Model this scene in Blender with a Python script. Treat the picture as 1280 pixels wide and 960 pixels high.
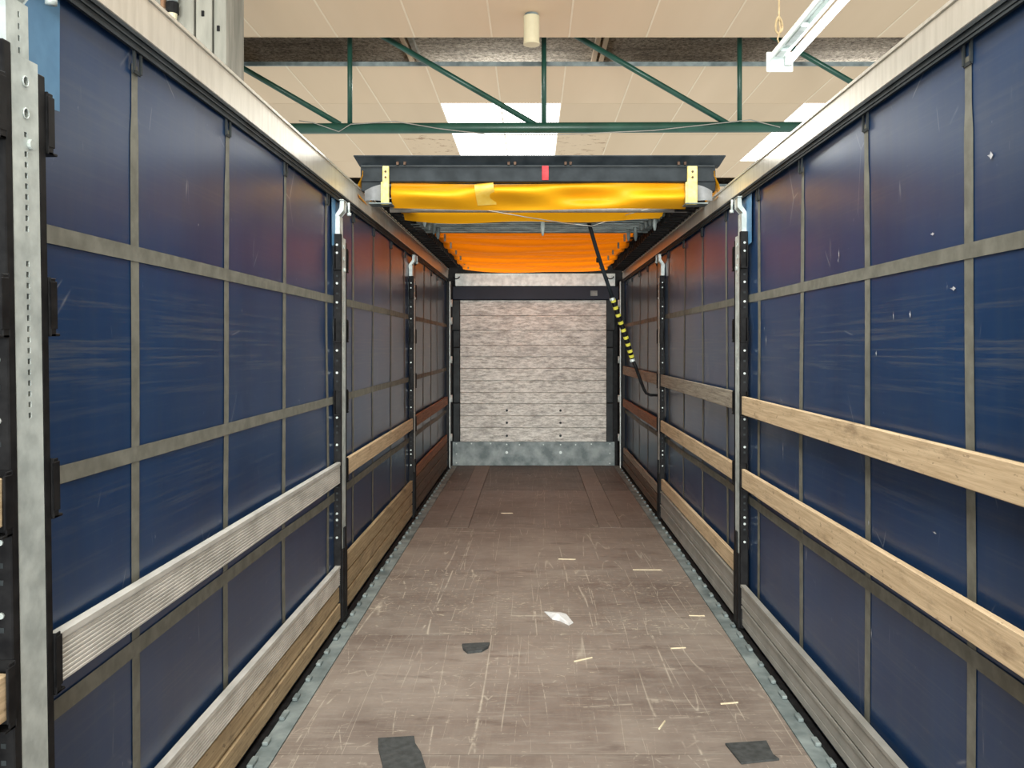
import bpy, math, random
from mathutils import Vector, Matrix
random.seed(7)
S = bpy.context.scene
for o in list(bpy.data.objects): bpy.data.objects.remove(o)
COL = S.collection

# ------------------------------------------------------------ camera
# X to the right, Y into the trailer, Z up; trailer floor is Z = 0
F_PX, CAM = 1067.0, (-0.04, 0.0, 1.75)
cd = bpy.data.cameras.new('camera'); cam = bpy.data.objects.new('camera', cd); COL.objects.link(cam)
cam.location = CAM; cam.rotation_euler = (math.radians(90), 0, 0)
cd.sensor_fit = 'HORIZONTAL'; cd.sensor_width = 36.0; cd.lens = F_PX / 1280 * 36.0
cd.shift_x = -(666 - 640) / 1280.0; cd.shift_y = -(480 - 432) / 1280.0
cd.clip_start = 0.05; cd.clip_end = 200
S.camera = cam
# ------------------------------------------------------------ world, exposure, big lights
S.view_settings.view_transform = 'Standard'; S.view_settings.look = 'None'
S.view_settings.gamma = 1.0; S.view_settings.use_curve_mapping = False
S.view_settings.exposure = 0.0
W = bpy.data.worlds.new('hall_light'); S.world = W; W.use_nodes = True
bg = W.node_tree.nodes['Background']; bg.inputs[0].default_value = (0.97, 1.0, 0.955, 1); bg.inputs[1].default_value = 1.0
def area(name, loc, size, power, color=(.98, 1, .96), rot=(0, 0, 0)):
    l = bpy.data.lights.new(name, 'AREA'); l.shape = 'RECTANGLE'; l.size, l.size_y = size
    l.energy = power; l.color = color
    o = bpy.data.objects.new(name, l); o.location = loc; o.rotation_euler = rot; COL.objects.link(o); return o
area('ceiling_daylight', (-0.53, 3.5, 5.68), (2.0, 6.5), 300)  # this and the next three: added ceiling lights, skylights there only assumed
area('ceiling_daylight', (-0.53, -5.0, 5.68), (2.0, 6.5), 330)
area('ceiling_daylight', (5.5, 3.5, 5.68), (2.0, 6.5), 260)
area('ceiling_daylight', (-6.5, 3.5, 5.68), (2.0, 6.5), 260)
area('ceiling_daylight', (-0.53, 16.5, 5.68), (2.0, 5.0), 620)  # sits under the modelled skylight panes
area('added_rear_fill', (0.0, -13.0, 2.0), (5.0, 4.4), 3600, (.97, 1, .97), (math.radians(90), 0, 0))  # added light behind the camera to brighten the bulkhead; door is only assumed
SKY_EMIT = 5.0

# ------------------------------------------------------------ node helpers
class NT:
    def __init__(s, name):
        m = bpy.data.materials.new(name); m.use_nodes = True; s.m = m; s.t = m.node_tree; s.n = s.t.nodes
        s.b = s.n['Principled BSDF']; s.out = s.n['Material Output']
    def new(s, typ, **kw):
        n = s.n.new(typ)
        for k, v in kw.items(): setattr(n, k, v)
        return n
    def link(s, a, b): s.t.links.new(a, b)
    def coords(s, scale=(1, 1, 1), rnd=True, rot=(0, 0, 0)):
        tc = s.new('ShaderNodeTexCoord'); v = tc.outputs['Object']
        if rnd:
            oi = s.new('ShaderNodeObjectInfo')
            mm = s.new('ShaderNodeMath', operation='MULTIPLY'); s.link(oi.outputs['Random'], mm.inputs[0]); mm.inputs[1].default_value = 37.0
            ad = s.new('ShaderNodeVectorMath', operation='ADD'); s.link(v, ad.inputs[0]); s.link(mm.outputs[0], ad.inputs[1]); v = ad.outputs[0]
        mp = s.new('ShaderNodeMapping'); mp.inputs['Scale'].default_value = scale; mp.inputs['Rotation'].default_value = rot
        s.link(v, mp.inputs['Vector']); return mp.outputs['Vector']
    def noise(s, vec, scale=5, detail=4, rough=.55, dist=0.0):
        n = s.new('ShaderNodeTexNoise'); s.link(vec, n.inputs['Vector'])
        n.inputs['Scale'].default_value = scale; n.inputs['Detail'].default_value = detail
        n.inputs['Roughness'].default_value = rough; n.inputs['Distortion'].default_value = dist
        return n.outputs['Fac']
    def voro_edge(s, vec, scale):
        n = s.new('ShaderNodeTexVoronoi', feature='DISTANCE_TO_EDGE'); s.link(vec, n.inputs['Vector']); n.inputs['Scale'].default_value = scale
        return n.outputs['Distance']
    def ramp(s, fac, stops):
        r = s.new('ShaderNodeValToRGB'); s.link(fac, r.inputs['Fac']); e = r.color_ramp.elements
        while len(e) < len(stops): e.new(.5)
        for i, (p, c) in enumerate(stops):
            e[i].position = p; e[i].color = (c[0], c[1], c[2], 1) if isinstance(c, tuple) else (c, c, c, 1)
        return r.outputs['Color']
    def mix(s, fac, a, b, blend='MIX'):
        n = s.new('ShaderNodeMix', data_type='RGBA', blend_type=blend)
        for sock, v in ((n.inputs[0], fac), (n.inputs[6], a), (n.inputs[7], b)):
            if isinstance(v, (int, float)): sock.default_value = v
            elif isinstance(v, tuple): sock.default_value = (v[0], v[1], v[2], 1)
            else: s.link(v, sock)
        return n.outputs[2]
    def mul(s, a, b):
        n = s.new('ShaderNodeMath', operation='MULTIPLY')
        for i, v in enumerate((a, b)):
            if isinstance(v, (int, float)): n.inputs[i].default_value = v
            else: s.link(v, n.inputs[i])
        return n.outputs[0]
    def bump(s, h, strength=.2, dist=.01):
        n = s.new('ShaderNodeBump'); n.inputs['Strength'].default_value = strength; n.inputs['Distance'].default_value = dist
        s.link(h, n.inputs['Height']); s.link(n.outputs[0], s.b.inputs['Normal'])
    def col(s, c): s.link(c, s.b.inputs['Base Color'])
    def rough(s, v):
        if isinstance(v, (int, float)): s.b.inputs['Roughness'].default_value = v
        else: s.link(v, s.b.inputs['Roughness'])
    def metal(s, v): s.b.inputs['Metallic'].default_value = v
    def spec(s, v): s.b.inputs['Specular IOR Level'].default_value = v

def mottled(name, c1, c2, scale=6, rough=.6, metal=0., stretch=(1, 1, 1), bump=0., spec=.5, lo=.35, hi=.65, detail=5):
    k = NT(name); v = k.coords(stretch); f = k.noise(v, scale, detail)
    k.col(k.ramp(f, [(lo, c1), (hi, c2)])); k.rough(rough); k.metal(metal); k.spec(spec)
    if bump: k.bump(f, bump, .005)
    return k.m

def wood(name, c_dark, c_light, stain=(.05, .04, .03), stain_amt=.35, rough=.75):
    k = NT(name)
    grain = k.noise(k.coords((14, .55, 14)), 6, 6, .65)
    c = k.ramp(grain, [(.3, c_dark), (.65, c_light)])
    blot = k.noise(k.coords((3, 1.6, 6)), 2.2, 6, .7)
    c = k.mix(k.mul(k.ramp(blot, [(.55, 0.), (.72, 1.)]), stain_amt), c, stain)
    edge = k.noise(k.coords((20, 9, 20)), 3, 2)
    c = k.mix(k.mul(k.ramp(edge, [(.66, 0.), (.70, 1.)]), .5), c, stain)
    k.col(c); k.rough(rough); k.bump(grain, .25, .003)
    return k.m

M = {}
M['galv'] = mottled('galvanised_steel', (.42, .47, .46), (.64, .70, .68), 14, .42, .2, bump=.05)
M['galv_dark'] = mottled('dull_galvanised_steel', (.13, .165, .17), (.30, .35, .35), 6, .55, .1, spec=.3, bump=.05)
M['black'] = mottled('black_painted_steel', (.004, .004, .005), (.014, .014, .015), 22, .6, 0., spec=.18)
M['charcoal'] = mottled('charcoal_painted_steel', (.012, .017, .021), (.030, .038, .045), 7, .6, 0., spec=.2)
M['navy'] = mottled('navy_painted_steel', (.006, .008, .020), (.014, .018, .036), 3, .5, 0., spec=.2)
M['postgrey'] = mottled('dark_grey_steel', (.022, .027, .030), (.042, .050, .054), 8, .6, .0, spec=.2)
M['alu'] = mottled('mill_aluminium', (.50, .49, .455), (.72, .705, .66), 7, .45, .15, stretch=(2, .8, 2), bump=.04)
M['rail'] = mottled('pale_anodised_aluminium', (.76, .73, .66), (.88, .85, .78), 4, .28, .6, stretch=(2, 8, 1))
M['alu_grey'] = mottled('weathered_aluminium', (.28, .275, .25), (.37, .36, .33), 7, .5, .1, stretch=(1, .8, 1), bump=.02)
M['wood'] = wood('pale_worn_softwood', (.48, .345, .20), (.74, .57, .37), (.20, .13, .075), .6)
M['wood2'] = wood('yellowed_softwood', (.25, .175, .09), (.50, .375, .22), (.07, .05, .03), .6)
M['wood_red'] = wood('red_brown_wood', (.18, .08, .04), (.36, .18, .09), (.04, .02, .015), .5)
M['wood_grey'] = wood('grey_weathered_wood', (.20, .175, .145), (.42, .375, .30), (.07, .055, .045), .5)
M['wood_dark'] = wood('dark_brown_wood', (.07, .05, .035), (.17, .12, .08), (.02, .015, .01), .5)
M['green'] = mottled('dark_green_paint', (.010, .055, .040), (.018, .085, .060), 3, .35, 0.)
M['yellow_paint'] = mottled('chipped_yellow_paint', (.62, .50, .16), (.80, .72, .28), 30, .6, 0.)
M['red'] = mottled('red_webbing', (.5, .02, .03), (.65, .05, .06), 20, .7)
M['rust'] = mottled('rusty_steel', (.05, .025, .015), (.14, .08, .05), 25, .8)
M['rubber'] = mottled('grey_rubber', (.035, .038, .038), (.065, .07, .07), 30, .85, bump=.1)
M['paper'] = mottled('crumpled_white_film', (.7, .7, .7), (.9, .9, .9), 20, .5)
M['splinter'] = mottled('pale_wood_splinter', (.6, .5, .34), (.8, .7, .5), 10, .8)
M['grey_cloth'] = mottled('grey_tarp_cloth', (.15, .16, .17), (.27, .28, .29), 6, .5, bump=.1)
M['lightblue'] = mottled('light_blue_vinyl', (.06, .19, .36), (.11, .29, .50), 5, .5)
M['belt'] = mottled('grey_webbing_belt', (.13, .13, .108), (.195, .195, .165), 16, .7, stretch=(4, 1, 1))
M['batten'] = mottled('cream_batten', (.74, .62, .46), (.80, .68, .52), 3, .6)
M['white_paint'] = mottled('white_enamel', (.72, .78, .76), (.82, .87, .85), 3, .35)
M['cream'] = mottled('cream_plastic', (.62, .56, .38), (.72, .66, .46), 3, .45)
M['concrete'] = mottled('grey_concrete', (.22, .22, .19), (.40, .39, .34), 2.2, .85, stretch=(3, 3, .5), bump=.08)
M['white_mark'] = mottled('white_scuff', (.28, .30, .34), (.62, .64, .68), 30, .8)
M['rope'] = mottled('tan_rope', (.35, .26, .14), (.5, .38, .22), 40, .9)
M['chev_y'] = mottled('yellow_hazard_tape', (.62, .58, .06), (.75, .70, .10), 30, .5)
M['copper'] = mottled('worn_copper_pipe', (.35, .18, .10), (.5, .3, .18), 9, .4, .6)

def emis(name, col, strength):
    k = NT(name); e = k.new('ShaderNodeEmission'); e.inputs[0].default_value = (*col, 1); e.inputs[1].default_value = strength
    k.link(e.outputs[0], k.out.inputs['Surface']); return k.m
M['sky'] = emis('skylight_glow', (1, .99, .96), SKY_EMIT)
M['tube'] = emis('fluorescent_glow', (.93, 1, .98), 6.0)

def curtain_mat():
    k = NT('navy_vinyl_curtain')
    c = k.ramp(k.noise(k.coords((1, 1.1, .35), False), 2.2, 5, .6), [(.3, (.007, .031, .096)), (.7, (.012, .046, .130))])
    streak = k.noise(k.coords((1, 7, .5), False), 3.0, 5, .6)                      # vertical grime runs
    c = k.mix(k.mul(k.ramp(streak, [(.45, 0.), (.75, 1.)]), .26), c, (.042, .066, .10))
    # rubbed bands where cargo and slats chafed
    tc = k.new('ShaderNodeTexCoord'); sx = k.new('ShaderNodeSeparateXYZ'); k.link(tc.outputs['Object'], sx.inputs[0])
    mr = k.new('ShaderNodeMapRange'); k.link(sx.outputs['Z'], mr.inputs[0]); mr.inputs[1].default_value = 0.; mr.inputs[2].default_value = 3.
    band = k.ramp(mr.outputs[0], [(0.0, .5), (.18, .35), (.30, .15), (.42, .5), (.50, .12), (.57, .9), (.63, .5), (.66, .1), (.8, .25), (1., .1)])
    rub = k.ramp(k.noise(k.coords((1, .42, 22), False), 2.6, 6, .72), [(.50, 0.), (.70, 1.)])
    c = k.mix(k.mul(k.mul(band, rub), .75), c, (.13, .14, .145))
    # fine scratches
    v = k.voro_edge(k.coords((1, 1.0, .45), False, (.35, 0, 0)), 3.1)
    sc = k.ramp(v, [(0.0, 1.), (.006, 0.)])
    msk = k.ramp(k.noise(k.coords((1, 1, 1), False), 3.3, 3), [(.56, 0.), (.64, 1.)])
    c = k.mix(k.mul(k.mul(sc, msk), .6), c, (.28, .30, .34))
    sp = k.ramp(k.noise(k.coords((1, 1.3, .6), False), 26, 3, .6), [(.72, 0.), (.76, 1.)])
    c = k.mix(k.mul(sp, .5), c, (.24, .27, .33))
    k.col(c); k.spec(.52)
    k.rough(.30)
    k.bump(k.noise(k.coords((1, .6, .4), False), 4, 1), .05, .02)
    return k.m
M['curtain'] = curtain_mat()

def tarp_mat(name, c1, c2, trans, fac, rough=.42):
    k = NT(name)
    f = k.noise(k.coords((1, 1, 1), False), 3, 4)
    c = k.ramp(f, [(.3, c1), (.7, c2)])
    k.col(c); k.rough(rough); k.spec(.3)
    tr = k.new('ShaderNodeBsdfTranslucent'); tr.inputs[0].default_value = (*trans, 1)
    mx = k.new('ShaderNodeMixShader'); mx.inputs[0].default_value = fac
    k.link(k.b.outputs[0], mx.inputs[1]); k.link(tr.outputs[0], mx.inputs[2]); k.link(mx.outputs[0], k.out.inputs['Surface'])
    return k.m
M['tarp'] = tarp_mat('backlit_orange_roof_tarp', (.86, .27, .003), (.93, .33, .006), (1., .25, .004), .55)  # same cloth as the yellow folds; orange of light shining through in its colour
M['tarp_fold'] = tarp_mat('frontlit_yellow_tarp_fold', (.90, .40, .005), (.96, .46, .01), (1., .48, .01), .35, .5)
M['tarp_front'] = mottled('frontlit_yellow_roof_tarp', (.86, .37, .005), (.93, .44, .010), 2.5, .55, 0., spec=.25)  # same cloth as the orange tarp, coloured as lit from the front
M['patch'] = mottled('pale_yellow_patch', (.92, .56, .06), (.97, .68, .16), 8, .35)

def floor_mat(name, dark, light, scratch_amt):
    k = NT(name)
    big = k.noise(k.coords((1, 1, 1), True), 1.6, 6, .65)
    c = k.ramp(big, [(.30, dark), (.70, light)])
    xg = k.noise(k.coords((1.1, 9, 1), True), 3, 6, .7)                              # cross grain smears
    c = k.mix(k.mul(k.ramp(xg, [(.52, 0.), (.72, 1.)]), .45), c, (.40, .36, .305))
    lg = k.noise(k.coords((12, .8, 1), True), 3, 6, .7)
    c = k.mix(k.mul(k.ramp(lg, [(.52, 0.), (.75, 1.)]), .35), c, (.30, .25, .205))
    dk = k.noise(k.coords((1.2, 3.5, 1), True), 2.1, 5, .6)
    c = k.mix(k.mul(k.ramp(dk, [(.60, 0.), (.72, 1.)]), .55), c, (.095, .062, .05))
    msk = k.ramp(k.noise(k.coords((1, 1, 1), True), 2.3, 3), [(.38, 0.), (.58, 1.)])
    # long wandering scratches: thin iso-lines of stretched noise
    for sc, st, rot, w, amt, br in ((1.0, (1.5, .055, 1), .05, .0045, .75, 2.2), (1.5, (1.4, .07, 1), -.10, .0045, .7, 3), (2.4, (1.6, .05, 1), .02, .0060, .55, 2.6),
                                    (1.5, (.05, 1.6, 1), .01, .0045, .55, 3), (3.4, (.07, 1.7, 1), -.01, .008, .5, 6)):
        n = k.noise(k.coords(st, True, (0, 0, rot)), sc * 2.2, .6, .3)
        line = k.ramp(n, [(.5 - w, 0.), (.5, 1.), (.5 + w, 0.)])
        brk = k.ramp(k.noise(k.coords((2, 1.2, 1), True), br, 4, .7), [(.47, 0.), (.55, 1.)])
        c = k.mix(k.mul(k.mul(line, brk), min(1., amt * scratch_amt)), c, (.56, .50, .41))
    for sc, st, rot, w, amt in ((3.4, (1.9, .32, 1), .06, .012, .5), (5.0, (.40, 3.0, 1), -.02, .016, .45)):
        d = k.voro_edge(k.coords(st, True, (0, 0, rot)), sc)
        brk = k.ramp(k.noise(k.coords((2, 2, 1), True), 4 + sc, 4, .7), [(.50, 0.), (.58, 1.)])
        c = k.mix(k.mul(k.mul(k.mul(k.ramp(d, [(0., 1.), (w, 0.)]), brk), msk), min(1., amt * scratch_amt)), c, (.60, .54, .44))
    chip = k.ramp(k.noise(k.coords((1, 2.6, 1), True), 17, 4, .7), [(.66 - .05 * (scratch_amt > 1), 0.), (.70 - .05 * (scratch_amt > 1), 1.)])
    c = k.mix(k.mul(k.mul(chip, msk), min(1., .7 * scratch_amt)), c, (.58, .52, .40))
    k.col(c); k.rough(k.ramp(xg, [(.3, .42), (.7, .65)])); k.bump(xg, .08, .004)
    return k.m
M['floor'] = floor_mat('scratched_brown_floor_ply', (.165, .128, .108), (.325, .275, .235), 1.0)
M['floor_strip'] = floor_mat('pale_brown_floor_strip', (.16, .13, .112), (.255, .21, .182), .4)
M['floor_worn'] = floor_mat('heavily_scratched_floor_ply', (.17, .135, .115), (.33, .285, .245), 1.6)
M['floor_mid'] = floor_mat('worn_floor_ply_part_shade', (.125, .098, .084), (.24, .20, .175), .7)  # base colour darkened for the shade under the folded roof
M['floor_far'] = floor_mat('brown_floor_ply_deep_shade', (.075, .057, .048), (.16, .128, .11), .45)  # darker still: shade at the front end is put into the ply colour

def plank_mat():
    k = NT('whitewashed_grey_plank')
    g = k.noise(k.coords((2.2, 10, 9)), 4, 8, .78)
    c = k.ramp(g, [(.30, (.16, .155, .145)), (.44, (.50, .485, .44)), (.54, (.76, .745, .69)), (.68, (.96, .95, .89))])
    b = k.noise(k.coords((1.2, 3, 3)), 1.9, 7, .75)
    c = k.mix(k.mul(k.ramp(b, [(.50, 0.), (.66, 1.)]), .60), c, (.20, .185, .18))
    s = k.noise(k.coords((5, 4, 24)), 4, 6, .8)
    c = k.mix(k.mul(k.ramp(s, [(.62, 0.), (.70, 1.)]), .6), c, (.12, .10, .09))
    k.col(c); k.rough(.7); k.bump(g, .2, .004); return k.m
M['plank'] = plank_mat()

def ceil_mat(name, c1, c2, stain=0.):
    k = NT(name)
    c = k.ramp(k.noise(k.coords((1, .25, 1)), 1.2, 3), [(.3, c1), (.7, c2)])
    if stain:
        f = k.noise(k.coords((1.6, 5, 1)), 2.6, 6, .75)
        c = k.mix(k.mul(k.ramp(f, [(.57, 0.), (.63, 1.)]), stain), c, (.22, .09, .03))
    k.col(c); k.rough(.65); return k.m
M['ceil'] = ceil_mat('beige_ceiling_panel', (.64, .485, .325), (.70, .54, .375))
M['ceil_b'] = ceil_mat('tan_ceiling_panel', (.60, .455, .31), (.66, .51, .35))
M['ceil_stain'] = ceil_mat('water_stained_panel', (.64, .485, .325), (.70, .54, .375), .7)
def woolboard():
    k = NT('wood_wool_board')
    f = k.noise(k.coords((1, 1, 1)), 16, 6, .85); g = k.noise(k.coords((.6, 2, 1)), 1.7, 4)
    c = k.ramp(f, [(.38, (.10, .085, .065)), (.62, (.62, .56, .46))])
    c = k.mix(k.mul(k.ramp(g, [(.45, 0.), (.7, 1.)]), .5), c, (.05, .042, .035))
    k.col(c); k.rough(.95); k.bump(f, .6, .02); return k.m
M['wool'] = woolboard()

# ------------------------------------------------------------ mesh helpers
class MB:
    def __init__(s): s.v = []; s.f = []
    def box(s, x0, x1, y0, y1, z0, z1):
        if x0 > x1: x0, x1 = x1, x0
        n = len(s.v)
        s.v += [(x, y, z) for z in (z0, z1) for y in (y0, y1) for x in (x0, x1)]
        s.f += [tuple(n + i for i in q) for q in ((0, 2, 3, 1), (4, 5, 7, 6), (0, 1, 5, 4), (2, 6, 7, 3), (0, 4, 6, 2), (1, 3, 7, 5))]
        return s
    def tube(s, pts, r, seg=10, cap=True):
        pts = [Vector(p) for p in pts]; n0 = len(s.v); rr = r if isinstance(r, (list, tuple)) else [r] * len(pts)
        prev = None
        for i, p in enumerate(pts):
            d = (pts[min(i + 1, len(pts) - 1)] - pts[max(i - 1, 0)]).normalized()
            if prev is None:
                a = d.cross(Vector((0, 0, 1)))
                if a.length < .05: a = d.cross(Vector((0, 1, 0)))
            else: a = prev - d * prev.dot(d)
            a.normalize(); prev = a; b = d.cross(a)
            for j in range(seg):
                t = 2 * math.pi * j / seg; q = p + (a * math.cos(t) + b * math.sin(t)) * rr[i]; s.v.append(tuple(q))
        for i in range(len(pts) - 1):
            for j in range(seg):
                k = (j + 1) % seg; A = n0 + i * seg; B = A + seg
                s.f.append((A + j, B + j, B + k, A + k))
        if cap:
            s.f.append(tuple(n0 + j for j in range(seg))); e = n0 + (len(pts) - 1) * seg
            s.f.append(tuple(e + j for j in reversed(range(seg))))
        return s
    def disc(s, c, axis, r, h, seg=10):
        c = Vector(c); a = Vector(axis).normalized(); return s.tube([c, c + a * h], r, seg)
    def extrude_y(s, prof, y0, y1, steps=1, wob=None):
        n0 = len(s.v); m = len(prof)
        for i in range(steps + 1):
            y = y0 + (y1 - y0) * i / steps; dx, dz = wob(y) if wob else (0, 0)
            s.v += [(x + dx, y, z + dz) for x, z in prof]
        for i in range(steps):
            for j in range(m):
                k = (j + 1) % m; A = n0 + i * m; B = A + m
                s.f.append((A + j, A + k, B + k, B + j))
        s.f.append(tuple(n0 + j for j in reversed(range(m)))); s.f.append(tuple(n0 + steps * m + j for j in range(m)))
        return s
    def grid(s, fn, nu, nv, closed=False):
        n0 = len(s.v)
        for i in range(nu + 1):
            for j in range(nv + 1): s.v.append(tuple(fn(i / nu, j / nv)))
        for i in range(nu):
            for j in range(nv):
                A = n0 + i * (nv + 1) + j; s.f.append((A, A + 1, A + nv + 2, A + nv + 1))
        return s
    def prism(s, poly, z0, z1):
        n0 = len(s.v); m = len(poly)
        s.v += [(x, y, z0) for x, y in poly] + [(x, y, z1) for x, y in poly]
        s.f.append(tuple(n0 + j for j in reversed(range(m)))); s.f.append(tuple(n0 + m + j for j in range(m)))
        for j in range(m):
            k = (j + 1) % m; s.f.append((n0 + j, n0 + k, n0 + m + k, n0 + m + j))
        return s
    def plate_slots(s, x_in, x_out, y0, y1, z0, z1, slots):
        """plate facing x_in with a column of slots (yc, zc, w, h)"""
        yl = min(a[0] - a[2] / 2 for a in slots); yr = max(a[0] + a[2] / 2 for a in slots)
        s.box(x_in, x_out, y0, yl, z0, z1); s.box(x_in, x_out, yr, y1, z0, z1)
        z = z0
        for yc, zc, w, h in sorted(slots, key=lambda a: a[1]):
            s.box(x_in, x_out, yl, yr, z, zc - h / 2)
            z = zc + h / 2
        s.box(x_in, x_out, yl, yr, z, z1); return s
    def mesh(s, name, mat, smooth=False):
        me = bpy.data.meshes.new(name); me.from_pydata(s.v, [], s.f); me.update(); me.materials.append(mat)
        if smooth:
            for p in me.polygons: p.use_smooth = True
        return me

def link(name, me, parent=None, loc=(0, 0, 0), bevel=0):
    o = bpy.data.objects.new(name, me); COL.objects.link(o); o.location = loc
    if parent is not None: o.parent = parent
    if bevel:
        b = o.modifiers.new('bevel', 'BEVEL'); b.width = bevel; b.segments = 1; b.limit_method = 'ANGLE'
    return o
def part(name, mb, mat, parent, label=None, loc=(0, 0, 0), smooth=False, bevel=0, stuff=False):
    o = link(name, mb.mesh(name, M[mat], smooth), parent, loc, bevel)
    if label: o['label'] = label
    if stuff: o['kind'] = 'stuff'
    return o
def tag(o, label, cat, group=None):
    o['label'] = label; o['category'] = cat
    if group: o['group'] = group
    return o
def thing(name, label, cat, loc=(0, 0, 0), rot=(0, 0, 0), group=None):
    o = bpy.data.objects.new(name, None); COL.objects.link(o); o.location = loc; o.rotation_euler = rot
    o.empty_display_size = .1; return tag(o, label, cat, group)
def solid(name, mb, mat, label, cat, loc=(0, 0, 0), rot=(0, 0, 0), group=None, bevel=0, smooth=False):
    o = link(name, mb.mesh(name, M[mat], smooth), None, loc, bevel); o.rotation_euler = rot
    return tag(o, label, cat, group)
def struct(name, mb, mat, loc=(0, 0, 0), smooth=False):
    o = link(name, mb.mesh(name, M[mat], smooth), None, loc); o['kind'] = 'structure'; return o

XL, XR = -1.24, 1.23            # inner planes of the pillars
CURT = 1.290                    # curtain plane
Y0, YF = -1.30, 12.45           # rear end and bulkhead
YP = {'L': (2.08, 5.42, 8.66), 'R': (2.00, 5.30, 8.60)}

# ============================================================ trailer floor
fl = struct('floor', MB().box(-1.30, 1.30, Y0, 12.62, -.14, -.03), 'black')
rows = [-1.30, .62, 2.13, 3.65, 5.16, 6.67, 8.20]
for a, b in zip(rows[:-1], rows[1:]):
    part('floor_panel', MB().box(-1.135, 1.135, -(b - a) / 2 + .002, (b - a) / 2 - .002, -.03, 0), 'floor_worn' if 5 < a < 6 else 'floor', fl, loc=(0, (a + b) / 2, 0))
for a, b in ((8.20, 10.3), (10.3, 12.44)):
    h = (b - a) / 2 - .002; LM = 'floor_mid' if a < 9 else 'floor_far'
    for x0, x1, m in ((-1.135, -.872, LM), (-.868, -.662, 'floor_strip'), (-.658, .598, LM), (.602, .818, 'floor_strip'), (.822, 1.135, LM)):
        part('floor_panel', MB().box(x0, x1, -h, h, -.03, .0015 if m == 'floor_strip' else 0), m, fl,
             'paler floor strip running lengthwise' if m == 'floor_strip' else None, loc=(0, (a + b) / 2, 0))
def edge(name, x0, x1, xo):
    t = struct(name, MB().box(x0, x1, Y0, 12.44, -.03, .004), 'galv_dark')
    sg = 1 if xo > 0 else -1
    for i in range(46):                                     # lashing lugs along the outer lip
        y = 2.2 + i * .22 + random.uniform(-.03, .03)
        part('lashing_lug', MB().box(xo - sg * .030, xo - sg * .004, y, y + random.uniform(.05, .09), .004, .022), 'galv_dark', t, bevel=.004)
    part('edge_lip', MB().box(xo - sg * .002, xo + sg * .030, Y0, 12.44, -.06, .014), 'black', t)
    return t
edge('trim_1', -1.238, -1.138, -1.225); edge('trim_2', 1.138, 1.232, 1.22)

# ============================================================ bulkhead (front wall)
BX = -.035
wf = struct('wall_front', MB().box(-1.34, 1.34, 12.56, 12.62, -.14, 2.99), 'black')
zs = [.345, .55, .722, .893, 1.062, 1.228, 1.392, 1.566, 1.743, 1.905, 2.126, 2.417]
zs = [.345, .545, .715, .893, 1.057, 1.224, 1.392, 1.568, 1.742, 1.903, 2.125, 2.417]
zs = [.345, .538, .709, .890, 1.053, 1.227, 1.405, 1.582, 1.755, 1.920, 2.143, 2.417]
zs = [.345, .553, .724, .902, 1.065, 1.238, 1.418, 1.588, 1.756, 1.975, 2.19, 2.417]
for i, (a, b) in enumerate(zip(zs[:-1], zs[1:])):
    part('plank', MB().box(-1.068, 1.072, 0, .05, 0, b - a - .004), 'plank', wf, loc=(BX + .0, 12.50 - (.004 if i % 2 else 0), a), bevel=.004)
kp = part('kick_plate', MB().box(-1.18, 1.19, 12.462, 12.50, .0, .345), 'galv_dark', wf, 'galvanised kick plate with bolts', loc=(BX + .0, 0, 0))
for x in (-1.12, -.9, -.62, -.385, -.2, .15, .4, .62, .85, 1.12):
    for z in ((.31,) if abs(x) != 1.12 else (.31, .17, .03)):
        part('bolt', MB().disc((x, 12.462, z + random.uniform(-.01, .01)), (0, -1, 0), .010, .006, 8), 'galv', kp)
for x in (-.385, .40):
    part('bolt', MB().disc((x, 12.462, .19), (0, -1, 0), .020, .007, 12), 'galv', kp)
    for z in (.43, .62, .80):
        part('bolt', MB().disc((BX + x, 12.50, z), (0, -1, 0), .018, .008, 10), 'postgrey', wf)
for sg in (-1, 1):
    xa, xb = BX + sg * 1.070, BX + sg * 1.165
    for z0, z1, dx in ((.345, .91, 0), (.915, 1.72, 0), (1.725, 1.97, 0), (1.97, 2.417, .025)):
        part('side_post', MB().box(xa, xb + sg * dx, 12.44, 12.52, z0 + .003, z1 - .003), 'postgrey', wf, bevel=.006)
    part('corner_post', MB().box(sg * 1.21, sg * 1.262, 12.40, 12.60, 0, 2.70), 'black', wf)
tb = part('top_beam', MB().box(-1.21, 1.24, 12.44, 12.52, 2.42, 2.615), 'navy', wf, 'navy painted beam above the planks', bevel=.008)
part('type_plate', MB().box(.80, .90, 12.434, 12.442, 2.475, 2.55), 'galv_dark', tb, 'small grey plate')
gb = part('header_beam', MB().box(-1.17, 1.16, 12.42, 12.52, 2.615, 2.80), 'galv', wf, 'galvanised beam under the roof tarp', bevel=.006)
for sg in (-1, 1):
    part('hook', MB().tube([(BX + sg * (1.12 + .05 * math.cos(t)), 12.40, 2.755 + .035 * math.sin(t)) for t in [math.pi + i * math.pi / 6 for i in range(7)]], .009, 6), 'black', gb, smooth=True)
for sg, x in ((-1, -1.215), (1, 1.20)):                     # slim galvanised corner stanchions with hinges
    t = thing('corner_stanchion', 'slim galvanised corner stanchion %s of the plank bulkhead' % ('left' if sg < 0 else 'right'), 'post', (x, 12.1, 0))
    part('tube', MB().box(-.008, .008, -.02, .02, .02, 2.66), 'galv', t, bevel=.004)
    for z in (.45, 1.0, 1.55, 2.1, 2.35):
        part('hinge', MB().tube([(-sg * .02, 0, z - .05), (-sg * .02, 0, z + .05)], .016, 8), 'galv', t, smooth=True)

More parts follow.
